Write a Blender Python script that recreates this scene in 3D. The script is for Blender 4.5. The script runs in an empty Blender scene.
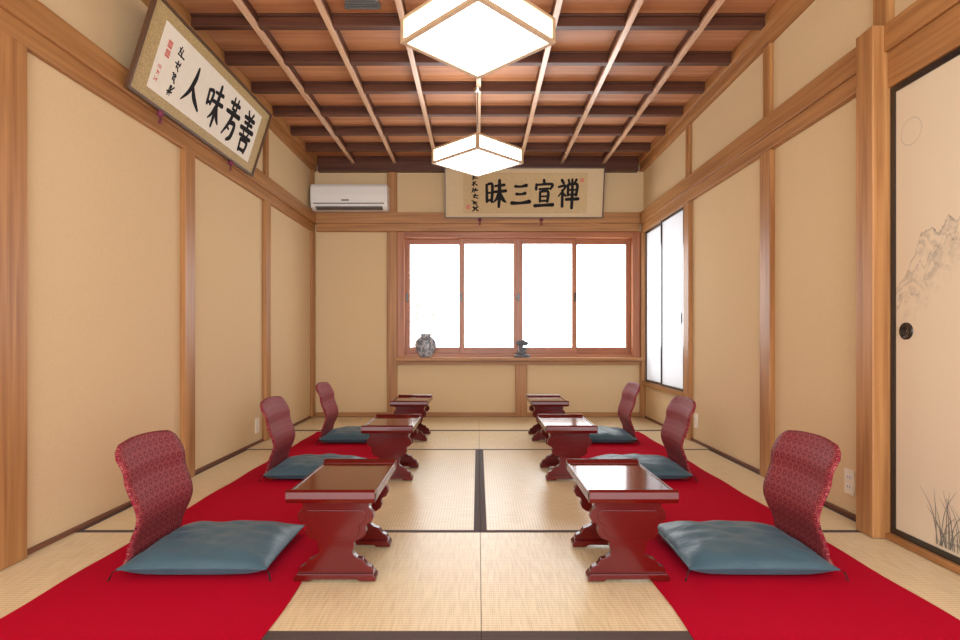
import bpy, math, random
from mathutils import Vector, Matrix
random.seed(4)
scene = bpy.context.scene
scene.view_settings.view_transform = 'Standard'
scene.view_settings.look = 'None'
scene.view_settings.exposure = 0.0

# ------------------------------------------------------------------ materials
def newmat(name):
    m = bpy.data.materials.new(name); m.use_nodes = True
    nt = m.node_tree; b = nt.nodes['Principled BSDF']
    return m, nt, b
def simple(name, col, rough=0.5, metal=0.0, coat=0.0, spec=0.5, bump=0.0, bscale=200, var=0.0):
    m, nt, b = newmat(name)
    b.inputs['Base Color'].default_value = (*col, 1)
    b.inputs['Roughness'].default_value = rough
    b.inputs['Metallic'].default_value = metal
    b.inputs['Coat Weight'].default_value = coat
    b.inputs['Coat Roughness'].default_value = 0.08
    b.inputs['Specular IOR Level'].default_value = spec
    tc = nt.nodes.new('ShaderNodeTexCoord')
    n = nt.nodes.new('ShaderNodeTexNoise'); n.inputs['Scale'].default_value = bscale
    n.inputs['Detail'].default_value = 4
    nt.links.new(tc.outputs['Object'], n.inputs['Vector'])
    if bump > 0:
        bp = nt.nodes.new('ShaderNodeBump'); bp.inputs['Strength'].default_value = bump
        bp.inputs['Distance'].default_value = 0.002
        nt.links.new(n.outputs['Fac'], bp.inputs['Height']); nt.links.new(bp.outputs['Normal'], b.inputs['Normal'])
    if var > 0:
        r = nt.nodes.new('ShaderNodeValToRGB')
        r.color_ramp.elements[0].position = 0.3; r.color_ramp.elements[1].position = 0.7
        r.color_ramp.elements[0].color = (*[c*(1-var) for c in col], 1)
        r.color_ramp.elements[1].color = (*[min(1, c*(1+var)) for c in col], 1)
        nt.links.new(n.outputs['Fac'], r.inputs['Fac']); nt.links.new(r.outputs['Color'], b.inputs['Base Color'])
    return m
def wood(name, c1, c2, axis='z', rough=0.45, scale=1.0, coat=0.0):
    m, nt, b = newmat(name)
    tc = nt.nodes.new('ShaderNodeTexCoord'); mp = nt.nodes.new('ShaderNodeMapping')
    s = {'x': (1.2, 34, 34), 'y': (34, 1.2, 34), 'z': (34, 34, 1.2)}[axis]
    mp.inputs['Scale'].default_value = tuple(v*scale for v in s)
    n = nt.nodes.new('ShaderNodeTexNoise'); n.inputs['Scale'].default_value = 1.0; n.inputs['Detail'].default_value = 6
    n.inputs['Distortion'].default_value = 0.5
    r = nt.nodes.new('ShaderNodeValToRGB')
    r.color_ramp.elements[0].position = 0.32; r.color_ramp.elements[1].position = 0.68
    r.color_ramp.elements[0].color = (*c1, 1); r.color_ramp.elements[1].color = (*c2, 1)
    nt.links.new(tc.outputs['Object'], mp.inputs['Vector']); nt.links.new(mp.outputs['Vector'], n.inputs['Vector'])
    nt.links.new(n.outputs['Fac'], r.inputs['Fac']); nt.links.new(r.outputs['Color'], b.inputs['Base Color'])
    b.inputs['Roughness'].default_value = rough
    b.inputs['Coat Weight'].default_value = coat; b.inputs['Coat Roughness'].default_value = 0.2
    bp = nt.nodes.new('ShaderNodeBump'); bp.inputs['Strength'].default_value = 0.12; bp.inputs['Distance'].default_value = 0.001
    nt.links.new(n.outputs['Fac'], bp.inputs['Height']); nt.links.new(bp.outputs['Normal'], b.inputs['Normal'])
    return m

PLASTER = simple('plaster', (0.665, 0.50, 0.295), 0.9, bump=0.35, bscale=110, var=0.035, spec=0.2)
W1, W2 = (0.29, 0.12, 0.035), (0.46, 0.225, 0.078)
WZ = wood('wood_z', W1, W2, 'z'); WX = wood('wood_x', W1, W2, 'x'); WY = wood('wood_y', W1, W2, 'y')
DX = wood('dark_wood_x', (0.06, 0.016, 0.008), (0.115, 0.036, 0.017), 'x')
BEAM_LIT = wood('lit_beam_wood_y', (0.56, 0.34, 0.21), (0.74, 0.50, 0.34), 'y', rough=0.25, coat=0.4)  # pale tone paints in window light reflected along the beam undersides
BEAM_SHADE = wood('shaded_beam_wood_x', (0.060, 0.018, 0.009), (0.115, 0.038, 0.018), 'x', rough=0.45)  # backlit shade on crossbeams and beam sides painted in as a dark tone
CEIL = wood('ceiling_board', (0.40, 0.16, 0.07), (0.58, 0.28, 0.135), 'x', rough=0.5, scale=0.6)
WINX = wood('window_wood_x', (0.28, 0.085, 0.03), (0.43, 0.16, 0.062), 'x', rough=0.35)
WINZ = wood('window_wood_z', (0.28, 0.085, 0.03), (0.43, 0.16, 0.062), 'z', rough=0.35)
BLACK = simple('black_lacquer', (0.012, 0.01, 0.01), 0.25, coat=0.4)
INK = simple('ink', (0.02, 0.02, 0.022), 0.8, spec=0.1)
INKG = simple('ink_grey', (0.20, 0.19, 0.17), 0.85, spec=0.1)
INKF = simple('ink_faint', (0.50, 0.43, 0.33), 0.85, spec=0.1)
SEAL = simple('seal_red', (0.6, 0.06, 0.04), 0.8)
PAPER = simple('paper', (0.80, 0.76, 0.66), 0.85, var=0.02, bscale=30)
PAPERG = simple('aged_paper', (0.56, 0.42, 0.23), 0.85, var=0.05, bscale=30)
BROC = simple('gold_brocade', (0.44, 0.32, 0.14), 0.6, var=0.3, bscale=120)
BROC2 = simple('tan_brocade', (0.62, 0.48, 0.29), 0.6, var=0.12, bscale=120)
WHITEP = simple('white_paper', (0.9, 0.91, 0.92), 0.6)
WHITE = simple('white_plastic', (0.80, 0.80, 0.78), 0.35)
IVORY = simple('ivory_plastic', (0.80, 0.74, 0.62), 0.4)
GREYP = simple('grey_plastic', (0.10, 0.10, 0.10), 0.5)
PURPLE = simple('purple_cord', (0.16, 0.02, 0.05), 0.7)
METAL = simple('metal', (0.55, 0.52, 0.48), 0.3, metal=1.0)
LAC = simple('red_lacquer', (0.092, 0.0035, 0.0025), 0.24, coat=0.25, var=0.08, bscale=8, spec=0.25)
LACTOP = simple('brown_lacquer_top', (0.115, 0.018, 0.006), 0.12, coat=0.35, var=0.1, bscale=6, spec=0.35)
CARPET = simple('red_felt', (0.43, 0.003, 0.022), 0.95, bump=0.6, bscale=400, var=0.10, spec=0.05)
HERI = simple('tatami_border', (0.075, 0.052, 0.050), 0.8, var=0.15, bscale=300)
LEAF = simple('leaf', (0.19, 0.24, 0.17), 0.8); BARK = simple('bark', (0.2, 0.17, 0.14), 0.9)
PLY = wood('ply', (0.10, 0.03, 0.012), (0.2, 0.07, 0.03), 'y')

def tatami(name, axis):
    m, nt, b = newmat(name)
    tc = nt.nodes.new('ShaderNodeTexCoord'); L = nt.links
    w = nt.nodes.new('ShaderNodeTexWave'); w.bands_direction = axis; w.inputs['Scale'].default_value = 22
    w.inputs['Distortion'].default_value = 0.6; w.inputs['Detail'].default_value = 2
    w2 = nt.nodes.new('ShaderNodeTexWave'); w2.bands_direction = 'Y' if axis == 'X' else 'X'; w2.inputs['Scale'].default_value = 48
    w2.inputs['Distortion'].default_value = 1.0
    n = nt.nodes.new('ShaderNodeTexNoise'); n.inputs['Scale'].default_value = 1
    mp = nt.nodes.new('ShaderNodeMapping'); mp.inputs['Scale'].default_value = (120, 9, 1) if axis == 'Y' else (9, 120, 1)
    L.new(tc.outputs['Object'], w.inputs['Vector']); L.new(tc.outputs['Object'], w2.inputs['Vector']); L.new(tc.outputs['Object'], mp.inputs['Vector']); L.new(mp.outputs['Vector'], n.inputs['Vector'])
    mx = nt.nodes.new('ShaderNodeMath'); mx.operation = 'MULTIPLY_ADD'; mx.inputs[1].default_value = 0.35
    m2 = nt.nodes.new('ShaderNodeMath'); m2.operation = 'MULTIPLY_ADD'; m2.inputs[1].default_value = 0.22
    L.new(w.outputs['Fac'], mx.inputs[0]); L.new(n.outputs['Fac'], mx.inputs[2])
    L.new(w2.outputs['Fac'], m2.inputs[0]); L.new(mx.outputs[0], m2.inputs[2])
    r = nt.nodes.new('ShaderNodeValToRGB')
    r.color_ramp.elements[0].position = 0.40; r.color_ramp.elements[1].position = 1.0
    r.color_ramp.elements[0].color = (0.55, 0.42, 0.23, 1); r.color_ramp.elements[1].color = (0.78, 0.65, 0.42, 1)
    L.new(m2.outputs[0], r.inputs['Fac']); L.new(r.outputs['Color'], b.inputs['Base Color'])
    b.inputs['Roughness'].default_value = 0.32
    bp = nt.nodes.new('ShaderNodeBump'); bp.inputs['Strength'].default_value = 0.25; bp.inputs['Distance'].default_value = 0.001
    L.new(m2.outputs[0], bp.inputs['Height']); L.new(bp.outputs['Normal'], b.inputs['Normal'])
    return m
TATX = tatami('tatami_weave_x', 'Y'); TATY = tatami('tatami_weave_y', 'X')

def glassmat():
    m = bpy.data.materials.new('window_glass'); m.use_nodes = True; nt = m.node_tree; nt.nodes.clear()
    o = nt.nodes.new('ShaderNodeOutputMaterial'); t = nt.nodes.new('ShaderNodeBsdfTransparent'); g = nt.nodes.new('ShaderNodeBsdfGlossy')
    g.inputs['Roughness'].default_value = 0.02; t.inputs['Color'].default_value = (0.98, 0.99, 0.99, 1)
    mx = nt.nodes.new('ShaderNodeMixShader'); mx.inputs[0].default_value = 0.05
    nt.links.new(t.outputs[0], mx.inputs[1]); nt.links.new(g.outputs[0], mx.inputs[2]); nt.links.new(mx.outputs[0], o.inputs[0])
    return m
GLASS = glassmat()
def shojimat():
    m = bpy.data.materials.new('translucent_paper'); m.use_nodes = True; nt = m.node_tree; nt.nodes.clear()
    o = nt.nodes.new('ShaderNodeOutputMaterial'); t = nt.nodes.new('ShaderNodeBsdfTranslucent'); g = nt.nodes.new('ShaderNodeBsdfDiffuse')
    t.inputs['Color'].default_value = (0.58, 0.60, 0.63, 1); g.inputs['Color'].default_value = (0.9, 0.9, 0.9, 1)
    mx = nt.nodes.new('ShaderNodeMixShader'); mx.inputs[0].default_value = 0.5
    nt.links.new(t.outputs[0], mx.inputs[1]); nt.links.new(g.outputs[0], mx.inputs[2]); nt.links.new(mx.outputs[0], o.inputs[0])
    return m
SHOJI = shojimat()
def emis(name, col, s):
    m, nt, b = newmat(name)
    b.inputs['Base Color'].default_value = (0.9, 0.9, 0.88, 1)
    b.inputs['Emission Color'].default_value = (*col, 1); b.inputs['Emission Strength'].default_value = s
    return m
LAMP = emis('lamp_panel', (1.0, 0.96, 0.91), 6.5)

def hexfabric():
    m, nt, b = newmat('kikko_brocade'); L = nt.links; N = nt.nodes
    uv = N.new('ShaderNodeUVMap'); uv.uv_map = 'UVMap'
    def vm(op, a, bb=None):
        n = N.new('ShaderNodeVectorMath'); n.operation = op
        for i, v in enumerate((a, bb)):
            if v is None: continue
            if isinstance(v, tuple): n.inputs[i].default_value = v
            else: L.new(v, n.inputs[i])
        return n
    p = vm('MULTIPLY', uv.outputs[0], (27, 27, 0)).outputs[0]
    p = vm('ADD', p, (100, 173.2, 0)).outputs[0]
    r = (1, 1.732, 1)
    a = vm('SUBTRACT', vm('MODULO', p, r).outputs[0], (0.5, 0.866, 0)).outputs[0]
    bq = vm('SUBTRACT', vm('MODULO', vm('SUBTRACT', p, (0.5, 0.866, 0)).outputs[0], r).outputs[0], (0.5, 0.866, 0)).outputs[0]
    la = vm('LENGTH', a).outputs['Value']; lb = vm('LENGTH', bq).outputs['Value']
    lt = N.new('ShaderNodeMath'); lt.operation = 'LESS_THAN'; L.new(la, lt.inputs[0]); L.new(lb, lt.inputs[1])
    mx = N.new('ShaderNodeMix'); mx.data_type = 'VECTOR'; L.new(lt.outputs[0], mx.inputs[0]); L.new(bq, mx.inputs[4]); L.new(a, mx.inputs[5])
    g = vm('ABSOLUTE', mx.outputs[1]).outputs[0]
    d = vm('DOT_PRODUCT', g, (0.5, 0.866, 0)).outputs['Value']
    sx = N.new('ShaderNodeSeparateXYZ'); L.new(g, sx.inputs[0])
    mm = N.new('ShaderNodeMath'); mm.operation = 'MAXIMUM'; L.new(d, mm.inputs[0]); L.new(sx.outputs[0], mm.inputs[1])
    ramp = N.new('ShaderNodeValToRGB'); ramp.color_ramp.interpolation = 'CONSTANT'
    red = (0.20, 0.006, 0.022, 1); gold = (0.30, 0.085, 0.075, 1); dk = (0.07, 0.004, 0.012, 1)
    els = [(0, gold), (0.10, red), (0.22, dk), (0.28, gold), (0.33, red), (0.45, gold)]
    ramp.color_ramp.elements[0].color = els[0][1]; ramp.color_ramp.elements[1].position = els[1][0]; ramp.color_ramp.elements[1].color = els[1][1]
    for pos, c in els[2:]:
        e = ramp.color_ramp.elements.new(pos); e.color = c
    L.new(mm.outputs[0], ramp.inputs[0]); L.new(ramp.outputs[0], b.inputs['Base Color'])
    b.inputs['Roughness'].default_value = 0.6; b.inputs['Specular IOR Level'].default_value = 0.2
    return m
FAB = hexfabric()
def satin():
    m, nt, b = newmat('teal_satin')
    b.inputs['Roughness'].default_value = 0.42; b.inputs['Specular IOR Level'].default_value = 0.4
    b.inputs['Sheen Weight'].default_value = 0.12; b.inputs['Sheen Tint'].default_value = (0.5, 0.75, 0.85, 1)
    tc = nt.nodes.new('ShaderNodeTexCoord'); n = nt.nodes.new('ShaderNodeTexNoise'); n.inputs['Scale'].default_value = 9; n.inputs['Detail'].default_value = 3
    r = nt.nodes.new('ShaderNodeValToRGB'); r.color_ramp.elements[0].color = (0.030, 0.072, 0.100, 1); r.color_ramp.elements[1].color = (0.055, 0.112, 0.145, 1)
    bp = nt.nodes.new('ShaderNodeBump'); bp.inputs['Strength'].default_value = 0.7; bp.inputs['Distance'].default_value = 0.014
    nt.links.new(tc.outputs['Object'], n.inputs['Vector']); nt.links.new(n.outputs['Fac'], r.inputs['Fac'])
    nt.links.new(r.outputs[0], b.inputs['Base Color']); nt.links.new(n.outputs['Fac'], bp.inputs['Height']); nt.links.new(bp.outputs['Normal'], b.inputs['Normal'])
    return m
SATIN = satin()
def potmat():
    m, nt, b = newmat('grey_patterned_glaze')
    tc = nt.nodes.new('ShaderNodeTexCoord'); v = nt.nodes.new('ShaderNodeTexNoise'); v.inputs['Scale'].default_value = 30; v.inputs['Detail'].default_value = 3
    r = nt.nodes.new('ShaderNodeValToRGB'); r.color_ramp.elements[0].color = (0.13, 0.15, 0.19, 1); r.color_ramp.elements[1].color = (0.42, 0.42, 0.44, 1)
    r.color_ramp.elements[0].position = 0.44; r.color_ramp.elements[1].position = 0.56
    nt.links.new(tc.outputs['Object'], v.inputs['Vector']); nt.links.new(v.outputs['Fac'], r.inputs[0]); nt.links.new(r.outputs[0], b.inputs['Base Color'])
    b.inputs['Roughness'].default_value = 0.3
    return m
POT = potmat()
STONE = simple('dark_stone', (0.10, 0.11, 0.125), 0.6, bump=0.5, bscale=30, var=0.3)

def fusuma_paper():
    m, nt, b = newmat('painted_fusuma_paper'); L = nt.links; N = nt.nodes
    tc = N.new('ShaderNodeTexCoord'); sp = N.new('ShaderNodeSeparateXYZ'); L.new(tc.outputs['Object'], sp.inputs[0])
    def math_(op, a, bb=None, c=None, clamp=False):
        n = N.new('ShaderNodeMath'); n.operation = op; n.use_clamp = clamp
        for i, v in enumerate((a, bb, c)):
            if v is None: continue
            if isinstance(v, (int, float)): n.inputs[i].default_value = v
            else: L.new(v, n.inputs[i])
        return n.outputs[0]
    tot = None
    for off, sc, strength, wof in ((0.0, 6, 1.0, 0.0), (-0.07, 9, 0.8, 5.0), (-0.14, 12, 0.6, 9.0)):
        n1 = N.new('ShaderNodeTexNoise'); n1.noise_dimensions = '1D'; n1.inputs['Scale'].default_value = sc; n1.inputs['Detail'].default_value = 6; n1.inputs['Roughness'].default_value = 0.6
        L.new(math_('ADD', sp.outputs['Y'], wof), n1.inputs['W'])
        ridge = math_('MULTIPLY_ADD', sp.outputs['Y'], -0.75, 2.82+off)
        ridge = math_('ADD', ridge, math_('MULTIPLY', n1.outputs['Fac'], 0.26))
        d = math_('SUBTRACT', ridge, sp.outputs['Z'])
        below = math_('GREATER_THAN', d, 0.0)
        fall = math_('SUBTRACT', 1.0, math_('MULTIPLY', d, 7.0), clamp=True)
        n2 = N.new('ShaderNodeTexNoise'); n2.inputs['Scale'].default_value = 16; n2.inputs['Detail'].default_value = 7; n2.inputs['Distortion'].default_value = 1.5
        L.new(tc.outputs['Object'], n2.inputs['Vector'])
        n2r = N.new('ShaderNodeMapRange'); n2r.inputs[1].default_value = 0.45; n2r.inputs[2].default_value = 0.7; L.new(n2.outputs['Fac'], n2r.inputs[0])
        ink = math_('MULTIPLY', math_('MULTIPLY', below, fall), n2r.outputs[0])
        edge = math_('MULTIPLY', below, math_('SUBTRACT', 1.0, math_('MULTIPLY', d, 80.0), clamp=True))
        ink = math_('MULTIPLY', math_('ADD', math_('MULTIPLY', ink, 0.75), math_('MULTIPLY', edge, 0.55)), strength, clamp=True)
        tot = ink if tot is None else math_('MAXIMUM', tot, ink)
    mx = N.new('ShaderNodeMix'); mx.data_type = 'RGBA'; L.new(tot, mx.inputs[0])
    mx.inputs[6].default_value = (0.70, 0.59, 0.43, 1); mx.inputs[7].default_value = (0.2, 0.18, 0.16, 1)
    L.new(mx.outputs[2], b.inputs['Base Color']); b.inputs['Roughness'].default_value = 0.7
    return m
FUSU = fusuma_paper()

# ------------------------------------------------------------------ mesh builder
class MB:
    def __init__(s): s.v = []; s.f = []; s.fm = []; s.sm = []; s.mats = []; s.uv = {}
    def mi(s, m):
        if m not in s.mats: s.mats.append(m)
        return s.mats.index(m)
    def add(s, verts, faces, m, smooth=False):
        o = len(s.v); s.v += [tuple(v) for v in verts]; k = s.mi(m)
        for f in faces: s.f.append(tuple(i+o for i in f)); s.fm.append(k); s.sm.append(smooth)
        return o
    def box(s, x0, x1, y0, y1, z0, z1, m):
        if x0 > x1: x0, x1 = x1, x0
        if y0 > y1: y0, y1 = y1, y0
        v = [(x, y, z) for z in (z0, z1) for y in (y0, y1) for x in (x0, x1)]
        s.add(v, [(0, 2, 3, 1), (4, 5, 7, 6), (0, 1, 5, 4), (2, 6, 7, 3), (0, 4, 6, 2), (1, 3, 7, 5)], m)
    def prism(s, pts, plane, a0, a1, m, smooth=False):
        def P(p, a):
            return {'xz': (p[0], a, p[1]), 'yz': (a, p[0], p[1]), 'xy': (p[0], p[1], a)}[plane]
        n = len(pts); v = [P(p, a0) for p in pts] + [P(p, a1) for p in pts]
        f = [tuple(range(n))[::-1], tuple(range(n, 2*n))] + [(i, (i+1) % n, n+(i+1) % n, n+i) for i in range(n)]
        s.add(v, f, m, smooth)
    def lathe(s, prof, c, m, seg=32, sx=1, sy=1):
        v = []; f = []
        for r, z in prof:
            for k in range(seg):
                a = 2*math.pi*k/seg; v.append((c[0]+r*math.cos(a)*sx, c[1]+r*math.sin(a)*sy, c[2]+z))
        for i in range(len(prof)-1):
            for k in range(seg):
                f.append((i*seg+k, i*seg+(k+1) % seg, (i+1)*seg+(k+1) % seg, (i+1)*seg+k))
        s.add(v, f, m, True)
        s.add(v[:seg], [tuple(range(seg))[::-1]], m); s.add(v[-seg:], [tuple(range(seg))], m)
    def tube(s, pts, r, m, seg=8):
        pts = [Vector(p) for p in pts]; v = []; f = []
        for i, p in enumerate(pts):
            d = (pts[min(i+1, len(pts)-1)]-pts[max(i-1, 0)]).normalized()
            a = d.orthogonal().normalized(); b = d.cross(a)
            rr = r[i] if isinstance(r, (list, tuple)) else r
            for k in range(seg):
                t = 2*math.pi*k/seg; v.append(p+a*math.cos(t)*rr+b*math.sin(t)*rr)
        for i in range(len(pts)-1):
            for k in range(seg): f.append((i*seg+k, i*seg+(k+1) % seg, (i+1)*seg+(k+1) % seg, (i+1)*seg+k))
        f.append(tuple(range(seg))[::-1]); f.append(tuple(range((len(pts)-1)*seg, len(pts)*seg)))
        s.add(v, f, m, True)
    def obj(s, name, bevel=0.0, mw=None, recalc=True):
        me = bpy.data.meshes.new(name); me.from_pydata(s.v, [], s.f)
        for m in s.mats: me.materials.append(m)
        for i, p in enumerate(me.polygons): p.material_index = s.fm[i]; p.use_smooth = s.sm[i]
        if s.uv:
            ul = me.uv_layers.new(name='UVMap')
            for l in me.loops: ul.data[l.index].uv = s.uv.get(l.vertex_index, (0, 0))
        if recalc:
            import bmesh
            bm = bmesh.new(); bm.from_mesh(me); bmesh.ops.recalc_face_normals(bm, faces=bm.faces); bm.to_mesh(me); bm.free()
        o = bpy.data.objects.new(name, me); scene.collection.objects.link(o)
        if mw is not None: o.matrix_world = mw
        if bevel > 0:
            b = o.modifiers.new('bevel', 'BEVEL'); b.width = bevel; b.segments = 2; b.limit_method = 'ANGLE'; b.angle_limit = math.radians(40)
        return o

# ------------------------------------------------------------------ dims
XW = 1.825; YB = 6.2; YF = -1.1; ZC = 2.85

b = MB(); b.box(-XW, XW, YF, YB, -0.12, -0.05, PLY); b.obj('floor')
def mat(x0, x1, y0, y1, longaxis):
    b = MB(); g = 0.001; t = TATY if longaxis == 'y' else TATX
    b.box(x0+g, x1-g, y0+g, y1-g, -0.05, 0.0, t); h = 0.03
    if longaxis == 'x':
        b.box(x0+g, x1-g, y0+g, y0+h, 0.0, 0.0012, HERI); b.box(x0+g, x1-g, y1-h, y1-g, 0.0, 0.0012, HERI)
    else:
        b.box(x0+g, x0+h, y0+g, y1-g, 0.0, 0.0012, HERI); b.box(x1-h, x1-g, y0+g, y1-g, 0.0, 0.0012, HERI)
    b.obj('tatami_mat')
rows = [(-1.08, -0.17), (-0.17, 0.74), (0.74, 1.65), (1.65, 2.56), (4.38, 5.29), (5.29, 6.2)]
for y0, y1 in rows:
    mat(-XW, 0.01, y0, y1, 'x'); mat(0.01, XW, y0, y1, 'x')
for x0, x1 in [(-XW, -0.91), (-0.91, 0.01), (0.01, 0.92), (0.92, XW)]: mat(x0, x1, 2.56, 4.38, 'y')

for sx in (-1, 1):
    b = MB(); n = 60
    xi, xo = 0.628*sx, 1.485*sx
    v = []; f = []
    for i in range(n+1):
        y = 0.6+(5.2-0.6)*i/n
        wob = 0.004*math.sin(i*0.9)
        v += [(xi+wob, y, 0.0015), (xo+wob, y, 0.0015), (xo+wob, y, 0.006), (xi+wob, y, 0.006)]
    for i in range(n):
        for k in range(4): f.append((i*4+k, i*4+(k+1) % 4, (i+1)*4+(k+1) % 4, (i+1)*4+k))
    f += [(0, 1, 2, 3), (n*4+3, n*4+2, n*4+1, n*4)]
    b.add(v, f, CARPET); b.obj('red_felt_runner_rug')

# ------------------------------------------------------------------ walls
b = MB(); b.box(-XW-0.12, -XW, YF, YB, -0.12, ZC, PLASTER); b.obj('wall_left')
b = MB()
T = 0.12
b.box(XW, XW+T, 2.45, 4.90, -0.12, ZC, PLASTER)
b.box(XW, XW+T, YF, 2.45, 2.04, ZC, PLASTER)
b.box(XW, XW+T, 4.90, YB, 2.04, ZC, PLASTER)
b.box(XW, XW+T, 4.90, YB, -0.12, 0.38, PLASTER)
b.box(XW, XW+T, 6.12, YB, 0.38, 2.04, PLASTER)
b.box(XW+0.05, XW+T, YF, 2.45, -0.12, 2.04, PLASTER)
b.obj('wall_right')
WX0, WX1, WZ0, WZ1 = -0.857, 1.747, 0.60, 2.03
b = MB()
b.box(-XW-T, WX0, YB, YB+0.14, -0.12, ZC, PLASTER)
b.box(WX1, XW+T, YB, YB+0.14, -0.12, ZC, PLASTER)
b.box(WX0, WX1, YB, YB+0.14, -0.12, WZ0, PLASTER)
b.box(WX0, WX1, YB, YB+0.14, WZ1, ZC, PLASTER)
b.obj('wall_back')

def pillar(x0, x1, y0, y1, z0, z1, m=WZ, bev=0.004):
    b = MB(); b.box(x0, x1, y0, y1, z0+(0.002 if z0 == 0 else 0), z1, m); b.obj('wooden_pillar', bev)
for y0, y1 in ((2.08, 2.235), (3.44, 3.56), (4.75, 4.86)):
    pillar(-XW, -1.79, y0, y1, 0, 2.035); pillar(-XW, -1.80, y0+0.02, y1-0.02, 2.24, 2.70)
pillar(-XW, -1.79, 6.10, YB, 0, 2.035); pillar(-XW, -1.80, 6.12, YB, 2.24, 2.70)
for y0, y1 in ((3.45, 3.575), (4.78, 4.90)):
    pillar(1.79, XW, y0, y1, 0, 2.035); pillar(1.80, XW, y0+0.02, y1-0.02, 2.24, 2.70)
pillar(1.72, XW, 2.45, 2.56, 0, 2.24); pillar(1.79, XW, 2.46, 2.55, 2.24, 2.70)
pillar(1.78, XW, 6.12, YB, 0, 2.035)
pillar(-1.0, -0.89, 6.165, YB, 0, 2.035); pillar(-1.0, -0.89, 6.17, YB, 2.24, 2.70)
pillar(0.41, 0.54, 6.165, YB, 0, 0.575)

k = [0]
def trim(boxes, bev=0.003):
    k[0] += 1; b = MB()
    for bx in boxes: b.box(*bx)
    b.obj('trim_%d' % k[0], bev)
trim([(-XW, -1.795, YF, YB, 2.035, 2.12, WY), (-XW, -1.775, YF, YB-0.0, 2.12, 2.24, WY)])
trim([(1.785, XW, 2.56, 6.14, 2.035, 2.12, WY), (1.77, XW, 2.56, 6.14, 2.12, 2.24, WY)])
trim([(1.785, XW, YF, 2.45, 1.965, 2.12, WY), (1.77, XW, YF, 2.45, 2.12, 2.24, WY)])
trim([(-1.774, 1.769, 6.15, YB, 2.035, 2.12, WX), (-1.774, 1.769, 6.135, YB, 2.12, 2.24, WX)])
trim([(-XW, -1.78, YF, YB, 2.70, 2.77, WY), (-XW, -1.75, YF, YB, 2.77, 2.85, WY)])
trim([(1.78, XW, YF, YB, 2.70, 2.77, WY), (1.75, XW, YF, YB, 2.77, 2.85, WY)])
trim([(-1.749, 1.749, 6.12, YB, 2.69, 2.85, DX)])
def base(name, boxes):
    b = MB()
    for bx in boxes: b.box(*bx)
    b.obj(name, 0.001)
base('baseboard_left', [(-XW, -1.812, a, c, 0.0015, 0.022, PLY) for a, c in ((YF, 2.08), (2.235, 3.44), (3.56, 4.75), (4.86, 6.10))])
base('baseboard_right', [(1.812, XW, a, c, 0.0015, 0.022, PLY) for a, c in ((2.56, 3.45), (3.575, 4.78), (4.90, 6.12))])
base('baseboard_back', [(a, c, 6.185, YB, 0.0015, 0.05, WX) for a, c in ((-1.79, -1.0), (-0.89, 0.41), (0.54, 1.78))])

# ------------------------------------------------------------------ ceiling
b = MB(); b.box(-XW-0.12, XW+0.12, YF, YB+0.14, ZC, ZC+0.08, CEIL); b.obj('ceiling')
cells = 0.455
for i in range(-3, 4):
    x = 0.005+i*cells
    b = MB(); b.box(x-0.018, x+0.018, YF, 6.12, 2.770, 2.795, BEAM_LIT); b.box(x-0.018, x+0.018, YF, 6.12, 2.795, 2.85, BEAM_SHADE)  # underside strip coloured as lit, sides above it coloured as shaded
    b.obj('ceiling_beam', 0.002)
i = 1
while YB-cells*i > YF:
    y = YB-cells*i-0.02
    b = MB()
    for jx in range(-4, 4):
        x0 = 0.005+jx*cells+0.018; x1 = 0.005+(jx+1)*cells-0.018
        x0 = max(x0, -1.75); x1 = min(x1, 1.75)
        b.box(x0, x1, y-0.024, y+0.024, 2.775, 2.835, BEAM_SHADE)
        # small cove strip where the board meets the bar
        b.box(x0, x1, y-0.034, y+0.034, 2.835, 2.85, BEAM_SHADE)
    b.obj('ceiling_crossbeam', 0.002); i += 1
b = MB(); vy = 3.22; vx = -0.68
b.box(vx-0.10, vx+0.10, vy-0.09, vy+0.09, 2.835, 2.85, METAL)
for q in range(7):
    yy = vy-0.075+q*0.025
    b.box(vx-0.09, vx+0.09, yy-0.008, yy+0.008, 2.822, 2.835, GREYP)
b.box(vx-0.105, vx+0.105, vy-0.1, vy-0.088, 2.815, 2.85, GREYP); b.box(vx-0.105, vx+0.105, vy+0.088, vy+0.1, 2.815, 2.85, GREYP)
b.obj('ceiling_vent')

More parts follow.
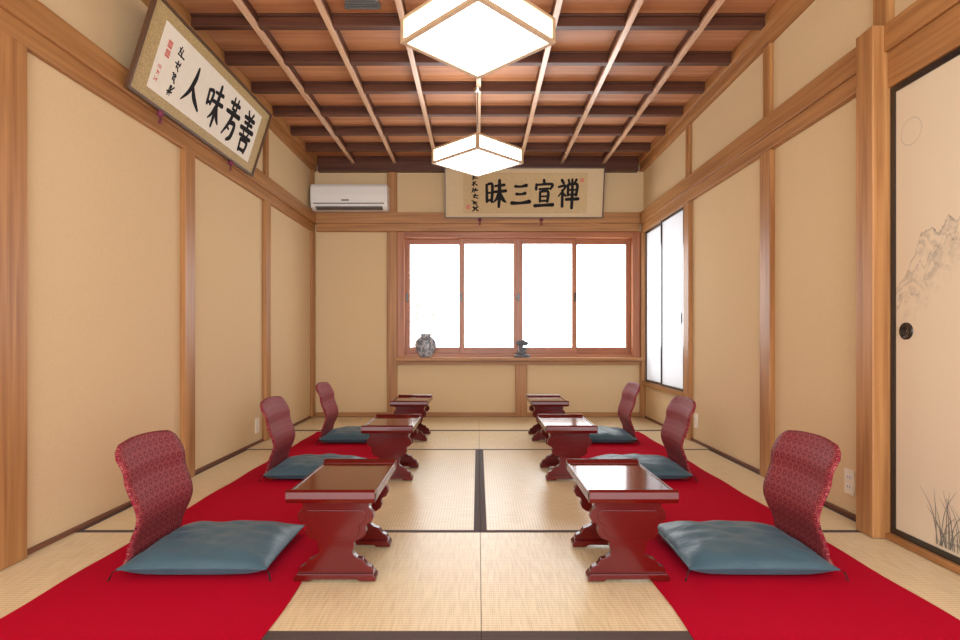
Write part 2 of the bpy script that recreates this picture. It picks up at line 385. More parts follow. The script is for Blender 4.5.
# ------------------------------------------------------------------ window
def window():
    b = MB(); y0, y1 = 6.16, 6.32
    zb, zt = 0.66, 2.03
    b.box(WX0-0.03, WX0+0.05, y0, YB, zb, zt, WINZ); b.box(WX1-0.05, WX1+0.03, y0, YB, zb, zt, WINZ)
    b.box(WX0, WX0+0.05, YB, y1, zb, zt, WINZ); b.box(WX1-0.05, WX1, YB, y1, zb, zt, WINZ)
    b.box(WX0+0.05, WX1-0.05, y0, y1, zt-0.06, zt, WINX); b.box(WX0, WX1, YB, y1, WZ0, zb, WINX)
    b.box(WX0+0.05, WX1-0.05, YB, y1, zb, zb+0.035, WINX)
    b.box(WX0+0.05, WX1-0.05, y0+0.005, YB, zb, zb+0.012, WINX)
    cx = (WX0+WX1)/2; iw = (WX1-WX0-0.1)
    xs = [WX0+0.05+iw*q/4 for q in range(5)]
    zb2, zt2 = zb+0.035, zt-0.06
    for q in range(4):
        outer = q in (0, 3)
        ya = 6.255 if outer else 6.215; yb = ya+0.035
        xa = xs[q]-(0.02 if q in (3,) else 0); xb = xs[q+1]+(0.02 if q == 0 else 0)
        if q == 1: xa -= 0.02; xb -= 0.001
        if q == 2: xb += 0.02; xa += 0.001
        st = 0.05
        b.box(xa, xa+st, ya, yb, zb2, zt2, WINZ); b.box(xb-st, xb, ya, yb, zb2, zt2, WINZ)
        b.box(xa+st, xb-st, ya, yb, zb2, zb2+0.07, WINX); b.box(xa+st, xb-st, ya, yb, zt2-0.06, zt2, WINX)
        ym = (ya+yb)/2
        b.box(xa+st, xb-st, ym-0.002, ym+0.002, zb2+0.07, zt2-0.06, GLASS)
    b.box(cx-0.012, cx+0.012, 6.195, 6.215, 1.28, 1.36, BLACK); b.box(cx-0.03, cx+0.008, 6.185, 6.197, 1.31, 1.33, BLACK)
    b.box(xs[1]-0.012, xs[1]+0.006, 6.205, 6.215, 1.27, 1.37, BLACK); b.box(xs[3]-0.006, xs[3]+0.012, 6.205, 6.215, 1.27, 1.37, BLACK)
    b.box(xs[0]+0.012, xs[0]+0.03, 6.245, 6.255, 1.27, 1.37, BLACK)
    b.obj('window_1', 0.002)
window()
trim([(-0.887, 1.779, 6.03, YB, 0.625, 0.66, WX), (-0.887, 1.779, 6.15, YB, 0.575, 0.625, WX)])

b = MB()
b.lathe([(0.05, 0), (0.062, 0.008), (0.085, 0.04), (0.108, 0.09), (0.112, 0.125), (0.10, 0.165), (0.07, 0.195), (0.052, 0.205), (0.055, 0.22), (0.064, 0.232), (0.056, 0.232), (0.045, 0.21)], (0, 0, 0), POT)
o = b.obj('ceramic_vase'); o.location = (-0.565, 6.09, 0.6605); o.scale = (1.03, 0.55, 1.1)
b = MB()
b.lathe([(0.085, 0), (0.09, 0.012), (0.08, 0.028), (0.06, 0.034)], (0, 0, 0), STONE, 24, 1, 0.75)
b.tube([(-0.02, 0, 0.03), (0.0, 0, 0.07), (-0.015, 0, 0.11), (0.005, 0, 0.15)], [0.05, 0.032, 0.026, 0.03], STONE, 12)
for cx, cz, r in ((0.0, 0.165, 0.04), (-0.035, 0.155, 0.032), (0.04, 0.15, 0.034), (0.03, 0.09, 0.02), (0.0, 0.05, 0.05)):
    prof = [(max(0.002, r*math.sin(math.pi*t/8)), cz-r*0.7*math.cos(math.pi*t/8)) for t in range(9)]
    b.lathe(prof, (cx, 0, 0), STONE, 14, 1, 0.8)
o = b.obj('stone_ornament'); o.location = (0.475, 6.09, 0.6605); o.scale = (1, 0.9, 1)

def closet(y0, y1, x, nm):
    b = MB(); z0, z1 = 0.40, 2.02; f = 0.022
    b.box(x+0.006, x+0.009, y0+f, y1-f, z0+f, z1-f, SHOJI)
    b.box(x-0.004, x+0.02, y0, y0+f, z0, z1, BLACK); b.box(x-0.004, x+0.02, y1-f, y1, z0, z1, BLACK)
    b.box(x-0.004, x+0.02, y0+f, y1-f, z0, z0+f, BLACK); b.box(x-0.004, x+0.02, y0+f, y1-f, z1-f, z1, BLACK)
    py = y0+0.09
    b.box(x-0.003, x+0.006, py-0.02, py+0.02, 1.0, 1.09, BLACK)
    b.obj(nm, 0.001)
closet(4.905, 5.53, 1.80, 'door_2'); closet(5.505, 6.115, 1.826, 'door_3')
trim([(1.785, 1.94, 4.90, 6.12, 0.36, 0.398, WY)])
trim([(1.785, 1.94, 4.90, 6.12, 2.022, 2.034, WY)])

def stroke(b, pts, m, T, z=0.0, n=8):
    P = []
    ext = [pts[0]]+list(pts)+[pts[-1]]
    for i in range(1, len(ext)-2):
        for k_ in range(n):
            t = k_/n; a, b0, c, d = ext[i-1], ext[i], ext[i+1], ext[i+2]
            P.append(tuple(0.5*((2*b0[q])+(-a[q]+c[q])*t+(2*a[q]-5*b0[q]+4*c[q]-d[q])*t*t+(-a[q]+3*b0[q]-3*c[q]+d[q])*t**3) for q in range(3)))
    P.append(pts[-1]); V = []; F = []
    for i, p in enumerate(P):
        q0 = P[max(i-1, 0)]; q1 = P[min(i+1, len(P)-1)]
        dx, dy = q1[0]-q0[0], q1[1]-q0[1]; l = math.hypot(dx, dy) or 1
        nx, ny = -dy/l, dx/l; w = max(p[2], 0.0004)/2
        V += [T(p[0]+nx*w, p[1]+ny*w, z), T(p[0]-nx*w, p[1]-ny*w, z)]
    for i in range(len(P)-1): F.append((2*i, 2*i+1, 2*i+3, 2*i+2))
    b.add(V, F, m)
    for p, sgn in ((P[0], 0), (P[-1], 1)):
        r = max(p[2], 0.0004)/2
        c = [T(p[0]+r*math.cos(a*math.pi/5), p[1]+r*math.sin(a*math.pi/5), z) for a in range(10)]
        b.add(c, [tuple(range(10))], m)

def fusuma(y0, y1, x, name, pullside):
    b = MB(); z0, z1 = 0.03, 1.96; f = 0.026
    b.box(x, x+0.02, y0+f, y1-f, z0+f, z1-f, FUSU)
    b.box(x-0.005, x+0.022, y0, y0+f, z0, z1, BLACK); b.box(x-0.005, x+0.022, y1-f, y1, z0, z1, BLACK)
    b.box(x-0.005, x+0.022, y0+f, y1-f, z0, z0+f, BLACK); b.box(x-0.005, x+0.022, y0+f, y1-f, z1-f, z1, BLACK)
    py = y1-0.085 if pullside else y0+0.085
    V = []; F = []; sg = 28
    for r, d in [(0.036, 0.0), (0.036, -0.005), (0.029, -0.006), (0.025, -0.001), (0.002, -0.001)]:
        for q in range(sg):
            a = 2*math.pi*q/sg; V.append((x+d, py+r*math.cos(a), 0.905+r*math.sin(a)))
    for i in range(4):
        for q in range(sg): F.append((i*sg+q, i*sg+(q+1) % sg, (i+1)*sg+(q+1) % sg, (i+1)*sg+q))
    b.add(V, F, BLACK, True)
    T = lambda u, v, o: (x-0.0006-o, u, v)
    if pullside:
        circ = [(2.335+0.055*math.cos(a*math.pi/12), 1.735+0.055*math.sin(a*math.pi/12), 0.003) for a in range(25)]
        stroke(b, circ, INKF, T)
        rnd = random.Random(3)
        for g in range(26):
            u = 2.04+rnd.random()*0.17; hh = 0.06+rnd.random()*0.17; lean = rnd.uniform(-0.09, 0.09)
            stroke(b, [(u, 0.07, 0.004), (u+lean*0.3, 0.07+hh*0.6, 0.003), (u+lean, 0.07+hh, 0.001)], INKG, T, 0.0001*g)
        stroke(b, [(1.5, 0.09, 0.01), (1.9, 0.11, 0.02), (2.2, 0.085, 0.004)], INKF, T)
    b.obj(name, 0.0)
fusuma(1.53, 2.445, 1.80, 'door_1', True)
fusuma(0.64, 1.555, 1.826, 'door_4', False)
b = MB(); b.box(1.80, 1.846, YF, 0.63, 0.03, 1.96, WHITEP); b.obj('door_5')
trim([(1.775, 1.874, YF, 2.45, 0.0015, 0.028, WY)])

# ------------------------------------------------------------------ tables
def table(cx, cy):
    b = MB(); H = 0.35; hw = 0.152; hl = 0.25
    b.box(cx-hw, cx+hw, cy-hl, cy+hl, H-0.042, H-0.016, LACTOP)
    b.box(cx-hw+0.008, cx+hw-0.008, cy-hl+0.008, cy+hl-0.008, H-0.050, H-0.042, LAC)
    for s in (-1, 1):
        prof = [(cy+s*(hl+0.004), H-0.046), (cy+s*(hl+0.010), H-0.030), (cy+s*(hl+0.008), H-0.008), (cy+s*(hl-0.002), H),
                (cy+s*(hl-0.016), H-0.004), (cy+s*(hl-0.026), H-0.0155), (cy+s*(hl-0.010), H-0.046)]
        b.prism(prof, 'yz', cx-hw-0.003, cx+hw+0.003, LAC)
    for s in (-1, 1):
        b.box(cx+s*(hw-0.004), cx+s*(hw+0.003), cy-hl, cy+hl, H-0.044, H-0.012, LAC)
    half = [(0.118, 0.300), (0.122, 0.285), (0.117, 0.270), (0.125, 0.262), (0.135, 0.248), (0.137, 0.230), (0.128, 0.214), (0.112, 0.206),
            (0.106, 0.196), (0.110, 0.180), (0.104, 0.164), (0.088, 0.152), (0.070, 0.146), (0.064, 0.138), (0.066, 0.124), (0.060, 0.112),
            (0.062, 0.098), (0.078, 0.086), (0.098, 0.080), (0.104, 0.070), (0.112, 0.060), (0.128, 0.052), (0.134, 0.042), (0.136, 0.030)]
    sil = [(cx+x, z) for x, z in half]+[(cx-x, z) for x, z in reversed(half)]
    foot = [(cx-0.146, 0.0065), (cx-0.146, 0.020), (cx-0.136, 0.032), (cx+0.136, 0.032), (cx+0.146, 0.020), (cx+0.146, 0.0065), (cx+0.09, 0.0065), (cx+0.078, 0.014), (cx-0.078, 0.014), (cx-0.09, 0.0065)]
    for s in (-1, 1):
        yc = cy+s*0.165
        b.prism(sil, 'xz', yc-0.014, yc+0.014, LAC)
        b.prism(foot, 'xz', yc-0.028, yc+0.028, LAC)
        r2 = [(cx+x*0.80, z*0.9+0.022) for x, z in half[3:12]]+[(cx-x*0.80, z*0.9+0.022) for x, z in reversed(half[3:12])]
        b.prism(r2, 'xz', yc+s*0.014, yc+s*0.018, LAC)
    ap = [(-0.151, 0.300), (0.151, 0.300), (0.151, 0.235), (0.13, 0.245), (0.115, 0.262), (0.08, 0.258), (0.05, 0.268), (0.0, 0.262), (-0.05, 0.268), (-0.08, 0.258), (-0.115, 0.262), (-0.13, 0.245), (-0.151, 0.235)]
    for s in (-1, 1):
        b.prism([(cy+y, z) for y, z in ap], 'yz', cx+s*0.105, cx+s*0.118, LAC)
    b.box(cx-0.035, cx+0.035, cy-0.151, cy+0.151, 0.115, 0.130, LAC)
    b.obj('low_lacquer_table', 0.003)
for x, y in ((-0.512, 2.20), (-0.545, 3.62), (-0.575, 4.92), (0.540, 2.20), (0.562, 3.62), (0.60, 4.92)): table(x, y)

# ------------------------------------------------------------------ chairs + cushions
def lerp(pts, s):
    for (a, va), (c, vc) in zip(pts, pts[1:]):
        if s <= c:
            t = (s-a)/(c-a); t = t*t*(3-2*t); return va+(vc-va)*t
    return pts[-1][1]
def chair(sgn, cx, cy):
    b = MB(); NS, NT = 28, 16; H = 0.455; rr = 0.13
    uvs = []
    ctr = []
    for i in range(NS+1):
        s = i/NS
        if s > 1-rr: s = 1-rr*(1-math.sin((s-(1-rr))/rr*math.pi/2))
        w = 0.182+0.034*s
        if s > 1-rr:
            q = min(1, (s-(1-rr))/rr); w -= 0.060*(1-math.sqrt(max(0, 1-q*q)))
        xo = lerp([(0, -0.012), (0.12, 0.008), (0.42, 0.045), (0.75, 0.0), (1.0, -0.045)], s)
        for j in range(NT+1):
            t = -1+2*j/NT
            ctr.append((cx+sgn*(xo+0.026*t*t*(0.3+0.7*s)), cy+t*w, 0.022+H*s+0.014*(1-t*t)*s*s))
            uvs.append((t*w+0.5, H*s+0.1))
    th = 0.010
    def P(i, j): return Vector(ctr[i*(NT+1)+j])
    front = []; back = []
    for i in range(NS+1):
        for j in range(NT+1):
            du = P(min(i+1, NS), j)-P(max(i-1, 0), j); dv = P(i, min(j+1, NT))-P(i, max(j-1, 0))
            n = dv.cross(du); n = n.normalized() if n.length > 1e-9 else Vector((1, 0, 0))
            edge = 0.45 if (j in (0, NT) or i == NS) else 1.0
            front.append(P(i, j)+n*th*edge); back.append(P(i, j)-n*th*edge)
    nv = len(front); F = []
    W = NT+1
    for i in range(NS):
        for j in range(NT):
            a = i*W+j; F.append((a, a+1, a+W+1, a+W)); F.append((nv+a, nv+a+W, nv+a+W+1, nv+a+1))
    for i in range(NS):
        F.append((i*W, (i+1)*W, nv+(i+1)*W, nv+i*W)); F.append((i*W+NT, nv+i*W+NT, nv+(i+1)*W+NT, (i+1)*W+NT))
    for j in range(NT):
        F.append((j, nv+j, nv+j+1, j+1)); a = NS*W+j; F.append((a, a+1, nv+a+1, nv+a))
    o = b.add(front+back, F, FAB, True)
    for q in range(nv): b.uv[o+q] = uvs[q]; b.uv[o+nv+q] = uvs[q]
    V = []; Fs = []
    prof = [(-0.010, 0.045), (-0.006, 0.026), (0.008, 0.013), (0.03, 0.009), (0.40, 0.009), (0.42, 0.012)]
    for k_, (px, pz) in enumerate(prof):
        hw_ = 0.165 if k_ < 5 else 0.15
        for yy in (-hw_, hw_):
            V.append((cx+sgn*px, cy+yy, pz+0.0055)); V.append((cx+sgn*px, cy+yy, pz-0.002))
    for k_ in range(len(prof)-1):
        a = k_*4; c = a+4
        Fs += [(a, a+2, c+2, c), (a+1, c+1, c+3, a+3), (a, c, c+1, a+1), (a+2, a+3, c+3, c+2)]
    Fs += [(0, 1, 3, 2), (len(V)-4, len(V)-2, len(V)-1, len(V)-3)]
    b.add(V, Fs, PLY)
    b.obj('legless_floor_chair')

def cushion(cx, cy, rot, sx=0.53, sy=0.47, h=0.085, z0=0.018, seed=0):
    b = MB(); N = 36; rnd = random.Random(seed); ph = [rnd.random()*6 for _ in range(6)]
    V = []; F = []
    zm = z0+h*0.36
    for side in (1, -1):
        for i in range(N+1):
            for j in range(N+1):
                u = math.sin((-1+2*i/N)*math.pi/2)*0.35+(-1+2*i/N)*0.65; v = math.sin((-1+2*j/N)*math.pi/2)*0.35+(-1+2*j/N)*0.65
                pu = 1-0.030*(1-v*v); pv = 1-0.030*(1-u*u)
                e = max(0, (1-abs(u)**3.2)*(1-abs(v)**3.2))
                if side == 1:
                    hh = 0.64*h*e**0.55
                    hh -= 0.006*math.exp(-((u*u+v*v)/0.02))
                    rw = (u*u+v*v)**0.5; an = math.atan2(v, u)
                    hh += e**0.5*0.0040*math.sin(an*9+ph[0]+3*u)*rw + e**0.5*0.0025*math.sin(u*11+ph[1]+v*4)+0.0018*math.sin(v*17+ph[2]+u*5)*e**0.5
                    z = zm+hh
                else: z = zm-0.36*h*min(1, e*4)**0.5
                V.append((sx/2*u*pu, sy/2*v*pv, z))
    W = N+1; nv = W*W
    for i in range(N):
        for j in range(N):
            a = i*W+j; F.append((a, a+W, a+W+1, a+1)); F.append((nv+a, nv+a+1, nv+a+W+1, nv+a+W))
    b.add(V, F, SATIN, True)
    ring = [V[i*W] for i in range(N+1)]+[V[N*W+j] for j in range(1, N+1)]+[V[i*W+N] for i in range(N-1, -1, -1)]+[V[j] for j in range(N-1, -1, -1)]
    b.tube(ring, 0.0035, SATIN, 6)
    for su in (-1, 1):
        for sv in (-1, 1):
            x, y = su*sx/2, sv*sy/2
            for q in range(3):
                b.tube([(x, y, zm), (x+su*0.012+q*0.002, y+sv*0.008, zm-0.006), (x+su*(0.018+q*0.004), y+sv*(0.012+q*0.003), z0-0.006)], 0.0010, INK, 5)
    o = b.obj('floor_cushion'); o.location = (cx, cy, 0); o.rotation_euler = (0, 0, rot)
for n_, cy in enumerate((2.25, 3.62, 4.80)):
    for s in (1, -1):
        chair(s, -s*1.305, cy)
        cushion(-s*1.028, cy-0.005, s*0.01*(n_+1), seed=n_*2+s)

# ------------------------------------------------------------------ pendant lamps
LAMPWOOD = simple('lamp_frame_wood', (0.50, 0.34, 0.20), 0.5, var=0.1, bscale=20)
def lamp(cx, cy):
    b = MB(); S = 0.2475; z0, z1 = 2.20, 2.315; t = 0.011
    LW = LAMPWOOD
    for (za, zb) in ((z0, z0+0.016), (z1-0.014, z1)):
        b.box(-S, S, -S, -S+2*t, za, zb, LW); b.box(-S, S, S-2*t, S, za, zb, LW)
        b.box(-S, -S+2*t, -S+2*t, S-2*t, za, zb, LW); b.box(S-2*t, S, -S+2*t, S-2*t, za, zb, LW)
    for sx in (-1, 1):
        for sy in (-1, 1):
            b.box(sx*(S-t)-t, sx*(S-t)+t, sy*(S-t)-t, sy*(S-t)+t, z0+0.016, z1-0.014, LW)
    i = S-t
    for s in (-1, 1):
        b.box(-i+t, i-t, s*i-0.003, s*i+0.003, z0+0.016, z1-0.014, LAMP)
        b.box(s*i-0.003, s*i+0.003, -i+t, i-t, z0+0.016, z1-0.014, LAMP)
    a = S-2*t; c = a-0.03
    V = [(-a, -a, z0+0.004), (a, -a, z0+0.004), (a, a, z0+0.004), (-a, a, z0+0.004), (-c, -c, z0-0.012), (c, -c, z0-0.012), (c, c, z0-0.012), (-c, c, z0-0.012)]
    b.add(V, [(0, 1, 5, 4), (1, 2, 6, 5), (2, 3, 7, 6), (3, 0, 4, 7), (4, 5, 6, 7)], LAMP)
    b.box(-S+2*t, S-2*t, -S+2*t, S-2*t, z1-0.012, z1-0.006, LAMP)
    b.box(-S+2*t, S-2*t, -0.012, 0.012, z1-0.006, z1+0.004, LW); b.box(-0.012, 0.012, -S+2*t, S-2*t, z1-0.006, z1+0.004, LW)
    b.lathe([(0.022, z1+0.004), (0.022, z1+0.03), (0.010, z1+0.045)], (0, 0, 0), METAL, 16)
    b.tube([(0, 0, z1+0.04), (0, 0, 2.80)], 0.005, METAL, 10)
    b.lathe([(0.008, 2.74), (0.028, 2.745), (0.032, 2.7695)], (0, 0, 0), METAL, 24)
    mw = Matrix.Translation((cx, cy, 0)) @ Matrix.Rotation(math.radians(45), 4, 'Z')
    b.obj('pendant_lamp', 0.0015, mw)
lamp(0.0, 2.53); lamp(-0.003, 4.28)

# ------------------------------------------------------------------ air conditioner
b = MB(); x0, x1 = -1.785, -0.97
prof = [(6.199, 2.245), (6.06, 2.245), (6.005, 2.268), (5.985, 2.31), (5.98, 2.40), (5.985, 2.48), (6.005, 2.51), (6.199, 2.515)]
b.prism(prof, 'yz', x0, x1, WHITE)
b.prism([(6.05, 2.2445), (6.0, 2.262), (5.994, 2.275), (5.998, 2.275), (6.05, 2.25)], 'yz', x0+0.05, x1-0.05, GREYP)
b.box(x0+0.03, x1-0.03, 5.979, 5.99, 2.300, 2.309, GREYP)
b.box(x0+0.33, x0+0.41, 5.9775, 5.985, 2.33, 2.345, GREYP)
b.box(x1-0.10, x1-0.03, 5.9795, 5.985, 2.315, 2.325, IVORY)
b.box(x0+0.004, x1-0.004, 6.03, 6.18, 2.5145, 2.518, IVORY)
b.obj('wall_air_conditioner', 0.004)

# ------------------------------------------------------------------ calligraphy
G = {}
G['ren'] = [[(.50, .98, .06), (.47, .7, .11), (.32, .35, .09), (.04, .05, .03)], [(.42, .55, .05), (.62, .3, .12), (.98, .08, .06)]]
G['mi'] = [[(.05, .72, .07), (.09, .42, .08)], [(.05, .72, .06), (.30, .74, .08), (.27, .45, .07)], [(.10, .46, .06), (.28, .48, .06)],
           [(.42, .78, .06), (.88, .82, .08)], [(.36, .56, .07), (.97, .60, .09)], [(.66, .98, .08), (.66, .5, .11), (.64, .02, .07)],
           [(.62, .52, .07), (.50, .28, .07), (.34, .14, .03)], [(.68, .52, .06), (.82, .28, .10), (.99, .16, .05)]]
G['kou'] = [[(.2, .85, .07), (.8, .88, .08)], [(.38, .98, .06), (.38, .74, .07)], [(.64, .99, .06), (.62, .74, .07)],
            [(.08, .62, .08), (.95, .66, .10)], [(.5, .72, .09), (.44, .45, .10), (.12, .08, .04)],
            [(.42, .42, .08), (.78, .44, .10), (.74, .15, .11), (.52, .03, .06)], [(.3, .3, .05), (.5, .27, .05)]]
G['zen2'] = [[(.3, .99, .06), (.4, .88, .07)], [(.7, .99, .07), (.6, .88, .06)], [(.14, .82, .08), (.86, .85, .09)], [(.22, .70, .07), (.78, .72, .08)],
             [(.5, .86, .09), (.5, .55, .09)], [(.04, .54, .09), (.97, .58, .10)], [(.3, .50, .06), (.36, .40, .06)], [(.7, .50, .06), (.62, .40, .06)],
             [(.1, .37, .07), (.92, .39, .08)], [(.26, .28, .08), (.3, .02, .08)], [(.26, .28, .07), (.76, .29, .10), (.72, .03, .08)], [(.3, .05, .07), (.72, .06, .08)]]
G['mai'] = [[(.06, .82, .08), (.08, .2, .09)], [(.06, .82, .07), (.33, .83, .09), (.31, .2, .09)], [(.08, .52, .06), (.3, .53, .06)], [(.08, .24, .07), (.3, .26, .07)],
            [(.48, .78, .07), (.92, .82, .09)], [(.42, .56, .08), (.99, .60, .10)], [(.69, .99, .09), (.69, .5, .12), (.66, .0, .08)],
            [(.65, .54, .07), (.54, .3, .08), (.38, .16, .03)], [(.72, .54, .07), (.86, .28, .11), (1.0, .18, .05)]]
G['san'] = [[(.22, .82, .10), (.5, .81, .08), (.8, .86, .12)], [(.28, .5, .10), (.5, .49, .08), (.74, .53, .11)], [(.04, .12, .13), (.5, .12, .09), (.97, .18, .14)]]
G['sen'] = [[(.5, 1.0, .09), (.52, .88, .09)], [(.1, .84, .08), (.08, .66, .09)], [(.1, .82, .07), (.92, .85, .09), (.86, .68, .08)],
            [(.26, .66, .07), (.74, .68, .08)], [(.3, .56, .08), (.3, .2, .08)], [(.3, .56, .07), (.72, .57, .09), (.70, .2, .09)], [(.32, .39, .06), (.7, .40, .06)], [(.32, .22, .07), (.7, .23, .07)], [(.03, .04, .11), (.5, .06, .09), (.98, .08, .12)]]
G['zen'] = [[(.2, .96, .09), (.28, .86, .08)], [(.05, .72, .07), (.38, .75, .08), (.04, .38, .04)], [(.23, .6, .08), (.23, .02, .09)], [(.27, .5, .05), (.38, .40, .07)],
            [(.52, .97, .07), (.56, .86, .07)], [(.7, .99, .07), (.7, .88, .07)], [(.9, .98, .08), (.82, .87, .06)],
            [(.5, .8, .08), (.5, .42, .08)], [(.5, .8, .07), (.93, .81, .09), (.9, .42, .08)], [(.52, .61, .06), (.9, .62, .06)], [(.52, .44, .06), (.9, .45, .07)],
            [(.42, .27, .09), (1.0, .29, .10)], [(.71, .8, .08), (.71, .4, .09), (.70, -.04, .09)]]
def glyph(b, key, u, v, w, h, T, m=INK, z=0.0, wt=1.45):
    for i, st in enumerate(G[key]):
        stroke(b, [(u+p[0]*w, v+p[1]*h, p[2]*(w+h)/2*wt) for p in st], m, T, z+i*0.00005)
def scribble(b, u, v, w, h, n, seed, T, m=INK, wd=0.07):
    rnd = random.Random(seed)
    for c in range(n):
        vv = v+h-(c+1)*h/n; hh = h/n*0.85
        for q in range(5):
            if q % 2: stroke(b, [(u+w*rnd.uniform(0, .3), vv+hh*rnd.random(), w*wd*1.5), (u+w*rnd.uniform(.6, 1), vv+hh*rnd.random(), w*wd*2)], m, T, 0.0001*q, 3)
            else:
                x = u+w*rnd.uniform(.2, .8); stroke(b, [(x, vv+hh*rnd.uniform(.7, 1), w*wd*2), (x+w*rnd.uniform(-.3, .1), vv+hh*rnd.uniform(0, .3), w*wd)], m, T, 0.0001*q, 3)
def seal(b, u, v, s, T):
    V = [T(u, v, 0), T(u+s, v, 0), T(u+s, v+s, 0), T(u, v+s, 0)]; b.add(V, [(0, 1, 2, 3)], SEAL)
    for q in range(3):
        stroke(b, [(u+s*(.2+.3*q), v+s*.15, s*.08), (u+s*(.2+.3*q), v+s*.85, s*.08)], PAPER, T, 0.0002, 2)
def plaque(name, L, H, origin, U, V, framem, matm, paperm, inner, fw, content):
    U = Vector(U).normalized(); V = Vector(V).normalized(); N = U.cross(V)
    mw = Matrix(((U.x, V.x, N.x, origin[0]), (U.y, V.y, N.y, origin[1]), (U.z, V.z, N.z, origin[2]), (0, 0, 0, 1)))
    b = MB(); t = 0.022
    b.box(0, L, 0, fw, 0, t, framem); b.box(0, L, H-fw, H, 0, t, framem); b.box(0, fw, fw, H-fw, 0, t, framem); b.box(L-fw, L, fw, H-fw, 0, t, framem)
    b.box(fw, L-fw, fw, H-fw, 0.002, 0.010, matm)
    iu0, iv0, iu1, iv1 = inner
    b.box(iu0, iu1, iv0, iv1, 0.010, 0.0112, paperm)
    e = 0.004
    b.box(iu0-e, iu1+e, iv0-e, iv0, 0.010, 0.0122, BROC); b.box(iu0-e, iu1+e, iv1, iv1+e, 0.010, 0.0122, BROC)
    content(b, lambda u, v, o: (u, v, 0.0116+o))
    return b.obj(name, 0.0, mw, recalc=False)
DARKF = simple('dark_wood_frame', (0.09, 0.04, 0.018), 0.4)
def c1(b, T):
    seal(b, 0.20, 0.32, 0.04, T); seal(b, 0.20, 0.27, 0.04, T)
    scribble(b, 0.17, 0.12, 0.04, 0.10, 3, 5, T, SEAL, 0.05)
    scribble(b, 0.30, 0.10, 0.065, 0.29, 4, 8, T, INK, 0.08)
    glyph(b, 'ren', 0.43, 0.12, 0.20, 0.24, T); glyph(b, 'mi', 0.68, 0.11, 0.20, 0.27, T)
    glyph(b, 'kou', 0.93, 0.10, 0.20, 0.29, T); glyph(b, 'zen2', 1.17, 0.10, 0.20, 0.29, T)
p1 = plaque('framed_calligraphy', 1.56, 0.50, (-1.765, 2.80, 2.13), (0, 1, 0), (0.145, 0, 0.465), DARKF, BROC, PAPER, (0.14, 0.07, 1.43, 0.43), 0.014, c1)
def c2(b, T):
    scribble(b, 0.29, 0.07, 0.075, 0.39, 6, 18, T, INK, 0.085)
    glyph(b, 'mai', 0.44, 0.12, 0.22, 0.28, T); glyph(b, 'san', 0.72, 0.13, 0.20, 0.25, T)
    glyph(b, 'sen', 0.97, 0.12, 0.20, 0.28, T); glyph(b, 'zen', 1.22, 0.12, 0.22, 0.29, T)
    seal(b, 1.46, 0.38, 0.035, T); seal(b, 0.235, 0.10, 0.04, T)
p2 = plaque('framed_calligraphy', 1.72, 0.53, (-0.36, 6.125, 2.175), (1, 0, 0), (0, -0.10, 0.515), DARKF, BROC2, PAPERG, (0.20, 0.06, 1.54, 0.47), 0.011, c2)
bpy.context.view_layer.update()
def tassel(x, y, z, par):
    b = MB()
    b.lathe([(0.004, 0.03), (0.016, 0.02), (0.02, 0.005), (0.012, -0.008), (0.005, -0.012)], (x, y, z), PURPLE, 14)
    for q in range(6):
        a = q; b.tube([(x, y, z-0.006), (x+0.006*math.cos(a), y+0.006*math.sin(a), z-0.03), (x+0.011*math.cos(a), y+0.011*math.sin(a), z-0.05)], 0.002, PURPLE, 5)
    o = b.obj('tassel'); o.parent = par; o.matrix_parent_inverse = par.matrix_world.inverted()
for yy in (3.10, 3.98): tassel(-1.752, yy, 2.105, p1)
for xx in (0.02, 0.69): tassel(xx, 6.112, 2.145, p2)

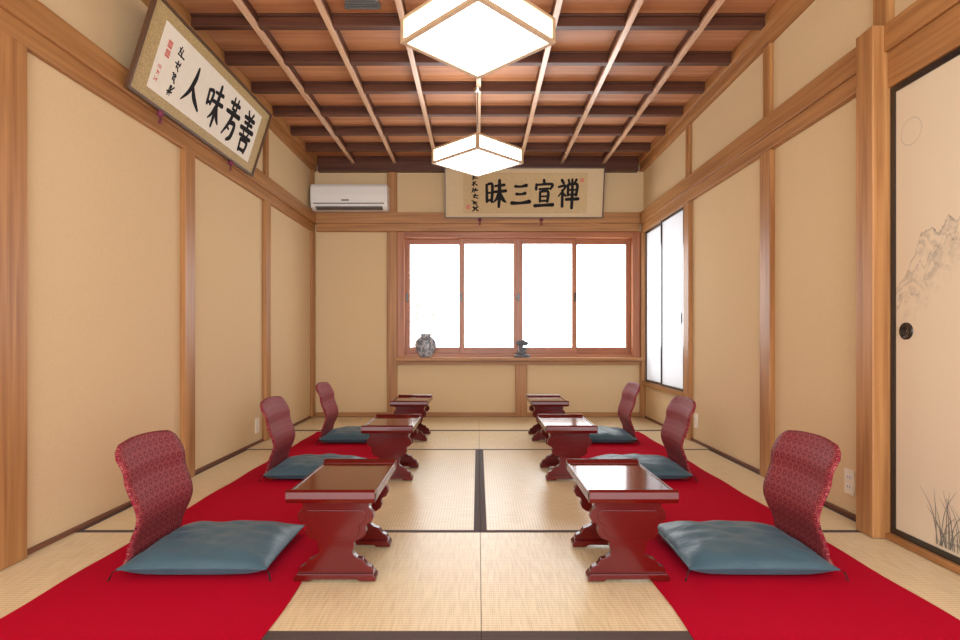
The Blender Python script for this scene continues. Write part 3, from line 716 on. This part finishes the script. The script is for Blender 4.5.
def outlet(x, y0, y1, z0, z1, s):
    b = MB()
    b.box(x, x+s*0.007, y0, y1, z0, z1, IVORY)
    ym = (y0+y1)/2
    for zz in (z0+0.03, z1-0.042):
        b.box(x+s*0.007, x+s*0.009, ym-0.016, ym+0.016, zz-0.003, zz+0.017, WHITE)
        b.box(x+s*0.009, x+s*0.0095, ym-0.009, ym-0.006, zz, zz+0.012, BLACK); b.box(x+s*0.009, x+s*0.0095, ym+0.006, ym+0.009, zz, zz+0.012, BLACK)
    b.obj('wall_outlet', 0.001)
outlet(XW, 2.72, 2.79, 0.11, 0.23, -1); outlet(XW, 4.66, 4.73, 0.12, 0.24, -1); outlet(-XW, 4.60, 4.67, 0.09, 0.21, 1)

# ------------------------------------------------------------------ exterior tree
b = MB()
b.tube([(-1.3, 10.5, -3), (-1.25, 10.5, 0.2), (-1.1, 10.5, 1.6)], [0.06, 0.04, 0.02], BARK)
rnd = random.Random(9)
for q in range(300):
    a = rnd.random()*6.28; r = rnd.random()**0.5*0.55; x = -1.05+r*math.cos(a); z = 1.6+0.9*r*math.sin(a); y = 10.5+rnd.uniform(-.5, .5)
    s = 0.05+rnd.random()*0.06; d = Vector((rnd.uniform(-1, 1), rnd.uniform(-1, 1), rnd.uniform(-1, 1))).normalized(); e = d.orthogonal().normalized()
    p = Vector((x, y, z)); b.add([p-d*s, p+e*s*.4, p+d*s, p-e*s*.4], [(0, 1, 2, 3)], LEAF)
b.obj('garden_tree', recalc=False)

# ------------------------------------------------------------------ world, camera
w = bpy.data.worlds.new('World'); scene.world = w; w.use_nodes = True
bg = w.node_tree.nodes['Background']; bg.inputs[0].default_value = (0.985, 0.99, 1.0, 1); bg.inputs[1].default_value = 6.4
def portal(loc, rot, sx, sy):
    l = bpy.data.lights.new('portal', 'AREA'); l.shape = 'RECTANGLE'; l.size = sx; l.size_y = sy; l.cycles.is_portal = True
    o = bpy.data.objects.new('sky_portal', l); o.location = loc; o.rotation_euler = rot; scene.collection.objects.link(o)
portal((0.445, 6.345, 1.33), (math.radians(-90), 0, 0), 2.6, 1.4)
portal((0, -1.12, 1.4), (math.radians(90), 0, 0), 3.64, 2.9)  # unseen rear end of the room, left open to let sky light in
portal((1.96, 5.51, 1.2), (0, math.radians(90), 0), 1.7, 1.3)

cam = bpy.data.cameras.new('Camera'); co = bpy.data.objects.new('Camera', cam); scene.collection.objects.link(co)
co.location = (0, 0, 0.88); co.rotation_euler = (math.radians(90), 0, 0)
cam.sensor_width = 36; cam.lens = 36*562/960; cam.shift_x = 2/960; cam.shift_y = 17/960; cam.clip_start = 0.05
scene.camera = co
